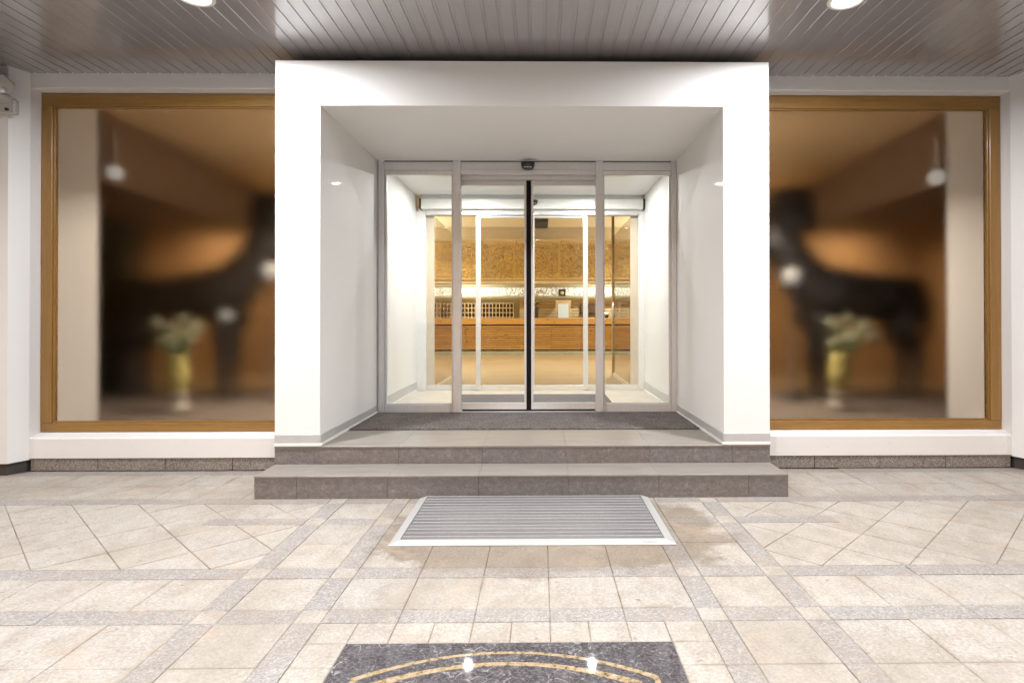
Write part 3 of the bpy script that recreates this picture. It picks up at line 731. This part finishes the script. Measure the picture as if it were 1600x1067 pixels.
for x0, x1 in ((-.827, -.120), (-.108, .603)):
    lf = box('door_leaf', x0, x1, IY-.03, IY+.005, ZP+.012, .345, M_alu_l, idr, .002)
    box('top_rail', x0, x1, IY-.03, IY+.005, 2.482, 2.54, M_alu_l, lf, .002)
    box('stile', x0, x0+(.062 if x0 < -.5 else .028), IY-.031, IY+.004, .3452, 2.4818, M_alu_l, lf, .002)
    box('stile', x1-(.062 if x1 > .3 else .028), x1, IY-.031, IY+.004, .3452, 2.4818, M_alu_l, lf, .002)
    box('glass_pane', x0+.01, x1-.01, IY-.016, IY-.009, .34, 2.49, M_glass, lf)
box('centre_seal', -.1195, -.1085, IY-.032, IY+.006, ZP+.012, 2.54, M_black, idr)
sensor(-.088, IY-.15, 2.655, .052, idr)

# ------------------------------------------------------------------ lobby (setting)
LX = 6.4; LB = 18.0; Z0 = ZP-.001
box('lobby_floor', PI0-.35, PI1+.35, IY+.301, LB, Z0-.05, Z0, M_lobbyfloor, None, 0, 'structure')
box('lobby_floor', -LX, PI0-.351, WFY+.21, 7.7, Z0-.05, Z0, M_sidefloor, None, 0, 'structure'); box('lobby_floor', PI1+.351, LX, WFY+.21, 7.7, Z0-.05, Z0, M_sidefloor, None, 0, 'structure')
box('lobby_floor', -LX, PI0-.351, 7.701, LB, Z0-.05, Z0, M_lobbyfloor, None, 0, 'structure'); box('lobby_floor', PI1+.351, LX, 7.701, LB, Z0-.05, Z0, M_lobbyfloor, None, 0, 'structure')
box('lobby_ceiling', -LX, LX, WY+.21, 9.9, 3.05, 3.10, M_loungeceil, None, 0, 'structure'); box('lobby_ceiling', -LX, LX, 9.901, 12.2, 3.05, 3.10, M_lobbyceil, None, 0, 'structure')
box('lobby_beam', -LX, LX, 12.201, 12.5, 2.81, 3.10, M_lobbywall, None, 0, 'structure')
box('lobby_ceiling', -LX, LX, 12.501, LB, 3.36, 3.41, M_lobbyceil, None, 0, 'structure')
box('lobby_wall', -LX, LX, LB, LB+.1, 0, 3.41, M_lobbywall, None, 0, 'structure')
box('lobby_wall', -LX-.1, -LX, WY+.3, LB, 0, 3.41, M_sidewall, None, 0, 'structure'); box('lobby_wall', LX, LX+.1, WY+.3, LB, 0, 3.41, M_sidewall, None, 0, 'structure')
box('dropped_ceiling', -LX, -3.90, 5.381, 8.9, 2.42, 3.049, M_brown, None, 0, 'structure'); box('dropped_ceiling', 3.66, LX, 5.381, 8.9, 2.42, 3.049, M_brown, None, 0, 'structure')
box('partition_wall', -LX, -3.2, 10.0, 10.12, Z0, 3.049, M_sidewall, None, 0, 'structure'); box('partition_wall', 3.0, LX, 10.0, 10.12, Z0, 3.049, M_sidewall, None, 0, 'structure')
# glass partitions just inside the inner door
for sg, x, side in ((-1, -1.36, 'left'), (1, 1.16, 'right')):
    g = thing('glass_partition', (x, 8.7, ZP), f'glass partition running back into the lobby on the {side} of the inner door', 'partition', 'glass partitions beside the inner door')
    box('bottom_rail', x-.012, x+.012, IY+.09, 9.6, ZP, ZP+.05, M_beige, g); box('glass_pane', x-.004, x+.004, IY+.09, 9.6, ZP+.051, 2.5, M_glass2, g)
    box('post', x-.02, x+.02, 9.601, 9.66, ZP, 3.04, M_post, g)
    if sg > 0:
        for zz in (1.0,): 
            link('handle', tube([(x-.05, 9.2, 1.15), (x-.05, 9.2, 1.45)], .012, M_alu_l), (0, 0, 0), g).location = -Vector(g.location)
# reception desk
DKY = 15.8; dz = 1.215
dk = thing('reception_desk', (-.1, DKY, ZP), 'long reception desk clad in horizontal knotty pine boards', 'desk')
box('carcass', -3.6, 3.4, DKY+.04, DKY+.75, ZP+.10, dz-.04, M_brown, dk)
box('counter_fascia', -3.6, 3.4, DKY-.03, DKY+.8, dz-.165, dz, M_slat, dk, .004)
box('plinth', -3.6, 3.4, DKY+.06, DKY+.7, ZP, ZP+.0995, M_backgrey, dk)
nb = 11; zz0, zz1 = ZP+.11, dz-.20; bh = (zz1-zz0)/nb
for k in range(nb):
    for x0, x1 in ((-3.6, -1.97), (-1.965, .28), (.285, 1.9), (1.905, 3.4)):
        box('pine_board', x0, x1, DKY+random.uniform(0, .004), DKY+.035, zz0+k*bh+.009, zz0+(k+1)*bh-.009, M_slat, dk, .003)
# back wall furniture
BW = 17.2
bwall = box('reception_back_wall', -3.9, 3.7, BW+.30, BW+.4, Z0, 3.35, M_backgrey, None, 0, 'structure')
sh = thing('slatted_wall_panel', (.9, BW+.28, 1.2), 'beige slatted panel on the reception back wall right of the key rack', 'wall panel')
box('backing', -.62, 3.4, BW+.27, BW+.299, 1.0, 1.78, M_lobbywall, sh)
for k in range(9): box('slat', -.6, 3.38, BW+.245, BW+.269, 1.02+k*.083, 1.02+k*.083+.062, M_lobbywall, sh, .003)
kr = thing('key_rack', (-1.9, BW+.2, 1.1), 'dark grid of key pigeonholes on the reception back wall', 'key rack')
box('backing', -3.1, -.78, BW+.28, BW+.298, 1.1, 1.64, M_dark, kr)
for k in range(5): box('shelf', -3.1, -.78, BW+.16, BW+.2795, 1.1+k*.133, 1.1+k*.133+.018, M_lobbywall, kr)
for k in range(24): box('divider', -3.1+k*.1, -3.1+k*.1+.016, BW+.155, BW+.2795, 1.095, 1.645, M_lobbywall, kr)
lum = box('light_strip', -3.6, 3.4, BW+.05, BW+.10, 1.855, 2.085, M_lum); tag(lum, 'long white backlit strip with a scribbled line pattern above the desk', 'light strip')
led = box('panel_ledge', -3.6, 3.4, 15.05, 15.5, 2.085, 2.175, M_lobbywall); tag(led, 'tan ledge running beneath the carved wooden panels', 'ledge')
# carved panels
PYY = 15.0; pz0, pz1 = 2.18, 3.085
xs = [-3.45, -2.33, -1.50, -.66, .46, 1.57, 2.45, 3.3]
plab = ['carved gilded wooden panel at the far left of the row', 'carved gilded wooden panel, second from the left', 'carved gilded wooden panel just left of the rosette panel', 'carved gilded panel with a round rosette and scroll border in the middle of the row', 'carved gilded wooden panel just right of the rosette panel', 'carved gilded wooden panel, second from the right', 'carved gilded wooden panel at the far right of the row']
for k, (a, b) in enumerate(zip(xs, xs[1:])):
    p = thing('carved_panel', ((a+b)/2, PYY, pz0), plab[k], 'carved panel', 'carved panels hung over the reception desk')
    box('panel', a+.006, b-.006, PYY, PYY+.035, pz0, pz1, M_carved, p, .004)
    for xx in (a+.006, b-.03): box('frame_strip', xx, xx+.024, PYY-.012, PYY-.0005, pz0+.025, pz1-.025, M_gilt, p, .003)
    for zz in (pz0, pz1-.024): box('frame_strip', a+.006, b-.006, PYY-.012, PYY-.0005, zz, zz+.024, M_gilt, p, .003)
    box('hanger', a+.05, a+.062, PYY+.01, PYY+.022, pz1+.0005, 3.359, M_dark, p)
    cx, cz = (a+b)/2, (pz0+pz1)/2
    random.seed(20+k)
    def rel(pts, r): 
        o = link('relief', tube(pts, r, M_gilt, 6), (0, 0, 0), p); o.location = -Vector(p.location)
    def ring(cx, cz, R, r, n=26): rel([(cx+R*math.cos(q*2*math.pi/n), PYY-.004, cz+R*math.sin(q*2*math.pi/n)) for q in range(n+1)], r)
    if k == 3:
        for R, r in ((.31, .014), (.22, .012), (.12, .014), (.05, .02)): ring(cx, cz, R, r)
        for q in range(12):
            an = q*math.pi/6; rel([(cx+R*math.cos(an+.25*(R-.12)*8), PYY-.004, cz+R*math.sin(an+.25*(R-.12)*8)) for R in (.12, .16, .20, .22)], .010)
        for q in range(9):
            for xx in (a+.10, b-.10): ring(xx+.012*(-1)**q, pz0+.07+q*.096, .036, .009, 12)
    else:
        for q in range(9):
            x_ = random.uniform(a+.12, b-.12); z_ = random.uniform(pz0+.12, pz1-.12); an = random.uniform(0, 6.28); pts = []
            for s in range(9):
                R = .02+.016*s; pts.append((x_+R*math.cos(an+s*.75), PYY-.004, z_+R*.8*math.sin(an+s*.75)))
            pts = [(max(a+.04, min(b-.04, u)), v_, max(pz0+.04, min(pz1-.04, w))) for u, v_, w in pts]
            rel(pts, .011)
random.seed(5)
# things on and behind the desk
fr = thing('framed_screen', (.63, BW-.1, 1.1), 'pale blue screen in a beige frame behind the desk', 'screen')
box('frame', .42, .86, BW-.08, BW, 1.10, 1.72, M_lobbywall, fr, .006); box('screen', .49, .79, BW-.09, BW-.081, 1.14, 1.62, M_screen, fr)
sp = thing('black_speaker', (.62, BW-.02, 1.86), 'small black square box in front of the white backlit strip', 'speaker')
box('cabinet', .51, .71, BW-.06, BW+.04, 1.84, 2.04, M_dark, sp, .006); link('cone', lathe([(0, .01), (.05, .0), (.06, -.006)], M_alu, 16), (.61, BW-.061, 1.93), sp).rotation_euler = (rad(90), 0, 0)
tv = thing('wall_screen', (1.4, BW+.2, 1.45), 'dark flat screen on the slatted back panel', 'screen')
box('bezel', 1.14, 1.62, BW+.19, BW+.235, 1.34, 1.62, M_dark, tv, .004); box('screen', 1.16, 1.60, BW+.186, BW+.1895, 1.36, 1.60, simple('brown_screen', (.10, .07, .05), .2), tv)
pr = thing('till_printer', (1.78, DKY+.4, dz), 'small black printer on the right part of the desk', 'printer')
box('casing', 1.62, 1.82, DKY+.3, DKY+.5, dz+.001, dz+.13, M_dark, pr, .012); box('paper_slot', 1.66, 1.78, DKY+.296, DKY+.2995, dz+.07, dz+.085, M_white, pr)
orc = thing('potted_orchid', (-.17, DKY+.25, dz), 'white flowering orchid in a black pot on the desk', 'orchid')
link('pot', lathe([(0, .001), (.10, .001), (.13, .28), (.14, .30), (.12, .30), (.11, .27), (0, .27)], M_dark, 20), (-.17, DKY+.25, dz), orc)
for k in range(7):
    an = k*.9+.3; pts = [(0, 0, .28), (.10*math.cos(an), .1*math.sin(an), .42), (.24*math.cos(an), .24*math.sin(an), .44), (.33*math.cos(an), .33*math.sin(an), .36)]
    bm = bmesh.new(); A = []
    for j, q in enumerate(pts):
        w = (.02, .05, .045, .004)[j]; n_ = Vector((-math.sin(an), math.cos(an), 0))
        A.append((bm.verts.new(Vector(q)+n_*w), bm.verts.new(Vector(q)+Vector((0, 0, .008))), bm.verts.new(Vector(q)-n_*w)))
    for U, V_ in zip(A, A[1:]): bm.faces.new((U[0], U[1], V_[1], V_[0])); bm.faces.new((U[1], U[2], V_[2], V_[1]))
    link('leaf', mesh_from(bm, 'leaf', M_leaf, True), (-.17, DKY+.25, dz), orc)
def flower(x, y, z, r, parent, mat=M_petal, nm='flower'):
    bm = bmesh.new(); c = bm.verts.new((0, -r*.25, 0))
    for k in range(5):
        an = k*2*math.pi/5+random.uniform(-.2, .2)
        p1 = bm.verts.new((r*.75*math.cos(an-.45), -r*.05, r*.75*math.sin(an-.45))); p2 = bm.verts.new((r*math.cos(an), r*.15, r*math.sin(an))); p3 = bm.verts.new((r*.75*math.cos(an+.45), -r*.05, r*.75*math.sin(an+.45)))
        bm.faces.new((c, p1, p2)); bm.faces.new((c, p2, p3))
    bmesh.ops.solidify(bm, geom=bm.faces[:], thickness=.004)
    return link(nm, mesh_from(bm, nm, mat), (x, y, z), parent)
for s in (-1, 1):
    pts = [(-.17, DKY+.25, dz+.28), (-.17+.05*s, DKY+.24, dz+.55), (-.17+.13*s, DKY+.22, dz+.72), (-.17+.24*s, DKY+.2, dz+.70)]
    o = link('stem', tube(pts, .007, M_leaf, 6), (0, 0, 0), orc); o.location = -Vector(orc.location)
    for k in range(5):
        q = k/4; flower(-.17+s*(.07+.16*q), DKY+.18, dz+.60+.13*math.sin(q*2.6), .045, orc, M_white)
# ceiling vents seen through the door
for y0, y1, z, lab in ((11.15, 12.15, 3.05, 'dark ventilation grille in the lobby ceiling before the beam'), (13.5, 14.6, 3.36, 'dark ventilation grille in the raised ceiling behind the beam')):
    vt = thing('ceiling_vent', (0, y0, z), lab, 'vent', 'dark vents in the lobby ceiling')
    box('backing', -.12, .14, y0, y1, z-.03, z-.002, M_darkbrown, vt)
    for k in range(6): box('slat', -.12, .14, y0+.02+k*(y1-y0)/6, y0+.02+k*(y1-y0)/6+.05, z-.04, z-.031, M_darkbrown, vt)
# lobby lamps
gl = 'warm downlights in the lobby ceiling'
for k, (x, y, z) in enumerate(((-1.6, 10.6, 3.05), (1.4, 10.6, 3.05), (-2.6, 13.6, 3.36), (.0, 12.95, 3.36), (2.4, 13.6, 3.36), (-2.2, 16.4, 3.36), (2.0, 16.4, 3.36), (-.1, 9.0, 3.05))):
    labs = ['warm downlight before the lobby beam, left of the doors', 'warm downlight before the lobby beam, right of the doors', 'warm downlight in the raised ceiling at left', 'warm downlight in the raised ceiling in the middle', 'warm downlight in the raised ceiling at right', 'warm downlight over the left end of the desk', 'warm downlight over the right end of the desk', 'warm downlight just inside the inner door']
    downlight(x, y, z, P_LOBBY*(.4 if k == 7 else 1),   .12, (1, .91, .74), labs[k], gl)
for k, (x, y, z, pw) in enumerate(((-2.45, 5.9, 3.05, 1.3), (2.15, 5.9, 3.05, 1.3), (-5.2, 9.3, 3.05, .42), (5.0, 9.3, 3.05, .42), (-3.0, 8.7, 3.05, .35), (2.8, 8.7, 3.05, .35))):  # hidden lamps added to light the window reveals and the lounge backdrop
    lab = ['warm lamp in the lounge ceiling behind the left window', 'warm lamp in the lounge ceiling behind the right window', 'warm lamp in the lounge ceiling by the partition behind the left horse', 'warm lamp in the lounge ceiling by the partition behind the right horse', 'warm lamp at the back of the left lounge', 'warm lamp at the back of the right lounge'][k]
    downlight(x, y, z, P_SIDE*pw, .08, WARM_L if k > 1 else (1, .86, .70), lab, 'warm lamps in the lounges behind the windows')

for k, (x, y) in enumerate(((-3.1, 11.3), (2.9, 11.3), (-3.7, 14.0), (3.5, 14.0))):  # unseen uplighters added to brighten the cream lobby ceiling
    lab = ['slim floor uplighter before the lobby beam, at its left', 'slim floor uplighter before the lobby beam, at its right', 'slim floor uplighter near the left end of the carved panels', 'slim floor uplighter near the right end of the carved panels'][k]
    u = thing('floor_uplighter', (x, y, ZP), lab, 'uplighter', 'floor uplighters in the lobby')
    link('base', lathe([(0, .03), (.14, .03), (.15, .0), (0, 0)], M_alu, 20), (x, y, ZP), u); link('pole', lathe([(.014, .03), (.014, 1.7)], M_alu, 10), (x, y, ZP), u)
    link('bowl', lathe([(.015, 1.69), (.10, 1.73), (.17, 1.80), (.16, 1.80), (.09, 1.745), (0, 1.72)], M_alu, 24), (x, y, ZP), u)
    arealight('lamp', (x, y, ZP+1.79), 75, .22, (1, .90, .68), u, rot=(math.pi, 0, 0))
# ------------------------------------------------------------------ lounge things behind the frosted windows
def skin(verts, edges, radii, mat, name, root=0, sub=2):
    me = bpy.data.meshes.new(name); me.from_pydata(verts, edges, []); o = bpy.data.objects.new(name, me); COL.objects.link(o)
    md = o.modifiers.new('skin', 'SKIN'); md.use_smooth_shade = True
    sv = me.skin_vertices[0].data
    for i, r in enumerate(radii): sv[i].radius = (r, r); sv[i].use_root = (i == root)
    ss = o.modifiers.new('sub', 'SUBSURF'); ss.levels = sub; ss.render_levels = sub
    dg = bpy.context.evaluated_depsgraph_get(); dg.update()
    nm = bpy.data.meshes.new_from_object(o.evaluated_get(dg)); nm.name = name; nm.materials.clear(); nm.materials.append(mat)
    for p in nm.polygons: p.use_smooth = True
    bpy.data.objects.remove(o); return nm
def horse(x, y, face, label):
    V = [((.60, 0, 1.23), .29), ((.2, 0, 1.17), .29), ((-.26, 0, 1.17), .31), ((-.50, 0, 1.34), .30), ((-.68, 0, 1.62), .25), ((-.80, 0, 1.88), .18), ((-.93, 0, 1.80), .14), ((-1.06, 0, 1.62), .10), ((-1.17, 0, 1.46), .085)]
    Ed = [(0, 1), (1, 2), (2, 3), (3, 4), (4, 5), (5, 6), (6, 7), (7, 8)]
    def chain(start, pts):
        p = start
        for q, r in pts: V.append((q, r)); Ed.append((p, len(V)-1)); p = len(V)-1
    for s in (-1, 1):
        chain(2, [((-.36, .15*s, .95), .16), ((-.34, .15*s, .78), .115), ((-.36, .15*s, .48), .075), ((-.34, .15*s, .15), .055), ((-.38, .15*s, .04), .055)])
        chain(0, [((.64, .15*s, 1.0), .19), ((.56, .16*s, .80), .13), ((.76, .16*s, .52), .08), ((.71, .16*s, .15), .055), ((.67, .16*s, .04), .055)])
        chain(5, [((-.82, .06*s, 2.05), .028)])
    chain(0, [((.88, 0, 1.34), .07), ((.96, 0, 1.05), .08), ((.95, 0, .6), .05)])
    vs_ = [(v[0][0]*face, v[0][1], v[0][2]) for v in V]
    h = thing('horse_statue', (x, y, ZP), label, 'statue', 'black horse statues behind the windows')
    link('body', skin(vs_, Ed, [v[1] for v in V], M_horse, 'body'), (x, y, ZP), h)
    bm = bmesh.new()
    bmesh.ops.create_cube(bm, size=1); bmesh.ops.scale(bm, vec=(1.9, .7, .02), verts=bm.verts)
    link('base', mesh_from(bm, 'base', M_horse), (x+.1*face, y, ZP+.01), h)
horse(3.62, 7.05, 1, 'black life size horse statue behind the right window, facing the doors')
horse(-4.12, 7.3, -1, 'black life size horse statue behind the left window, facing the doors')
for x, y, side in ((3.04, 7.25, 'right'), (-3.33, 7.5, 'left')):
    l = thing('floor_lamp', (x, y, ZP), f'tall floor lamp with a black drum shade beside the {side} horse head', 'floor lamp', 'floor lamps with black shades')
    link('base', lathe([(0, .03), (.15, .03), (.17, .001), (0, .001)], M_horse, 24), (x, y, ZP), l)
    link('pole', lathe([(.014, .03), (.014, 2.3)], M_horse, 12), (x, y, ZP), l)
    link('shade', lathe([(.31, 1.98), (.25, 2.46), (.245, 2.46), (.305, 1.98)], M_shade, 32), (x, y, ZP), l)
for x, side, s in ((2.97, 'right', 1), (-3.57, 'left', -1)):
    y = 5.95
    f = thing('flower_vase', (x, y, ZP), f'yellow vase of pale green lilies on a stone pedestal inside the {side} window', 'vase', 'yellow vases inside the windows')
    link('pedestal', lathe([(0, .001), (.12, .001), (.10, .05), (.09, .17), (.11, .19), (0, .19)], M_vbase, 24), (x, y, ZP), f)
    link('vase', lathe([(0, .191), (.07, .191), (.10, .27), (.105, .40), (.085, .52), (.09, .56), (.08, .56), (.07, .50), (0, .48)], M_vase, 24), (x, y, ZP), f)
    for k in range(20):
        an = k*2.4; R = .04+.0125*k; X = x+math.cos(an)*R*.8+(.1 if s > 0 else 0)*(k/13); Y_ = y+math.sin(an)*R*.4; Z_ = ZP+.58+.013*k*(1.25 if k % 3 else .6)
        o = link('stem', tube([(x, y, ZP+.5), ((x+X)/2, (y+Y_)/2, ZP+.56), (X, Y_, Z_)], .006, M_leaf, 6), (0, 0, 0), f); o.location = -Vector(f.location)
        flower(X, Y_, Z_, .085, f)
cb = thing('tall_cabinet', (-5.4, 7.7, ZP), 'tall dark cabinet against the wall behind the left window', 'cabinet')
box('carcass', -5.75, -5.15, 7.5, 7.95, ZP, 2.40, M_horse, cb, .005)
for x0 in (-5.74, -5.446): box('door', x0, x0+.288, 7.478, 7.4995, ZP+.05, 2.38, M_horse, cb, .004)
for x, y, z, lab, r in ((-3.866, 5.5, 2.52, 'small lit globe hanging beside the brown ceiling drop behind the left window', .07), (3.60, 5.42, 2.47, 'small lit globe hanging beside the brown ceiling drop behind the right window', .075), (2.74, 6.55, 1.65, 'round glowing lamp on a thin stand before the chest of the right horse', .10), (-3.48, 6.7, 1.23, 'small glowing lamp on a thin stand in front of the legs of the left horse', .055), (-2.98, 6.7, 1.72, 'round glowing lamp by the neck of the left horse, next to the portal', .10)):
    g = thing('globe_lamp', (x, y, z), lab, 'wall lamp', 'small lit globe lamps behind the windows')
    link('globe', lathe([(0, -r), (r*.7, -r*.7), (r, 0), (r*.7, r*.7), (0, r)], M_globe, 20), (x, y, z), g)
    if z > 2: link('stem', lathe([(.012, r*.9), (.012, r+.3)], M_alu, 8), (x, y, z), g)
    else: link('stem', lathe([(.012, -r*.9), (.012, -(z-ZP-.02)), (.10, -(z-ZP-.01)), (.10, -(z-ZP))], M_horse, 8), (x, y, z), g)
# ------------------------------------------------------------------ floodlight on the left pillar
M_lamp = simple('weathered_grey_casing', (.46, .44, .42), .45, var=.12)
fl = thing('wall_floodlight', (-4.10, 4.6, 2.80), 'white floodlight with dark glass and a bracket high on the left pillar', 'floodlight')
hd = box('housing', -4.36, -3.945, 4.43, 4.57, 2.93, 3.035, M_lamp, fl, .018); hd.rotation_euler = (rad(-14), rad(16), 0)
gp = box('glass', -4.32, -3.965, 4.418, 4.436, 2.945, 3.015, M_dark, fl, .006); gp.rotation_euler = (rad(-14), rad(16), 0)
box('bracket', -4.22, -3.99, 4.46, 4.626, 2.82, 2.87, M_lamp, fl, .008); box('wall_plate', -4.24, -3.97, 4.575, 4.6245, 2.74, 2.85, M_lamp, fl, .008)
for nm, pts, rr, mt_ in (('knuckle', [(-4.16, 4.48, 2.88), (-3.96, 4.48, 2.88)], .022, M_alu), ('screw', [(-4.02, 4.560, 2.77), (-4.02, 4.576, 2.77)], .011, M_dark), ('screw', [(-3.99, 4.452, 2.845), (-3.99, 4.462, 2.845)], .011, M_dark), ('screw', [(-4.12, 4.560, 2.77), (-4.12, 4.576, 2.77)], .011, M_dark), ('cable', [(-4.34, 4.6, 3.03), (-4.33, 4.61, 3.07), (-4.32, 4.612, 3.118)], .006, M_dark)):
    o = link(nm, tube(pts, rr, mt_, 10), (0, 0, 0), fl); o.location = -Vector(fl.location)
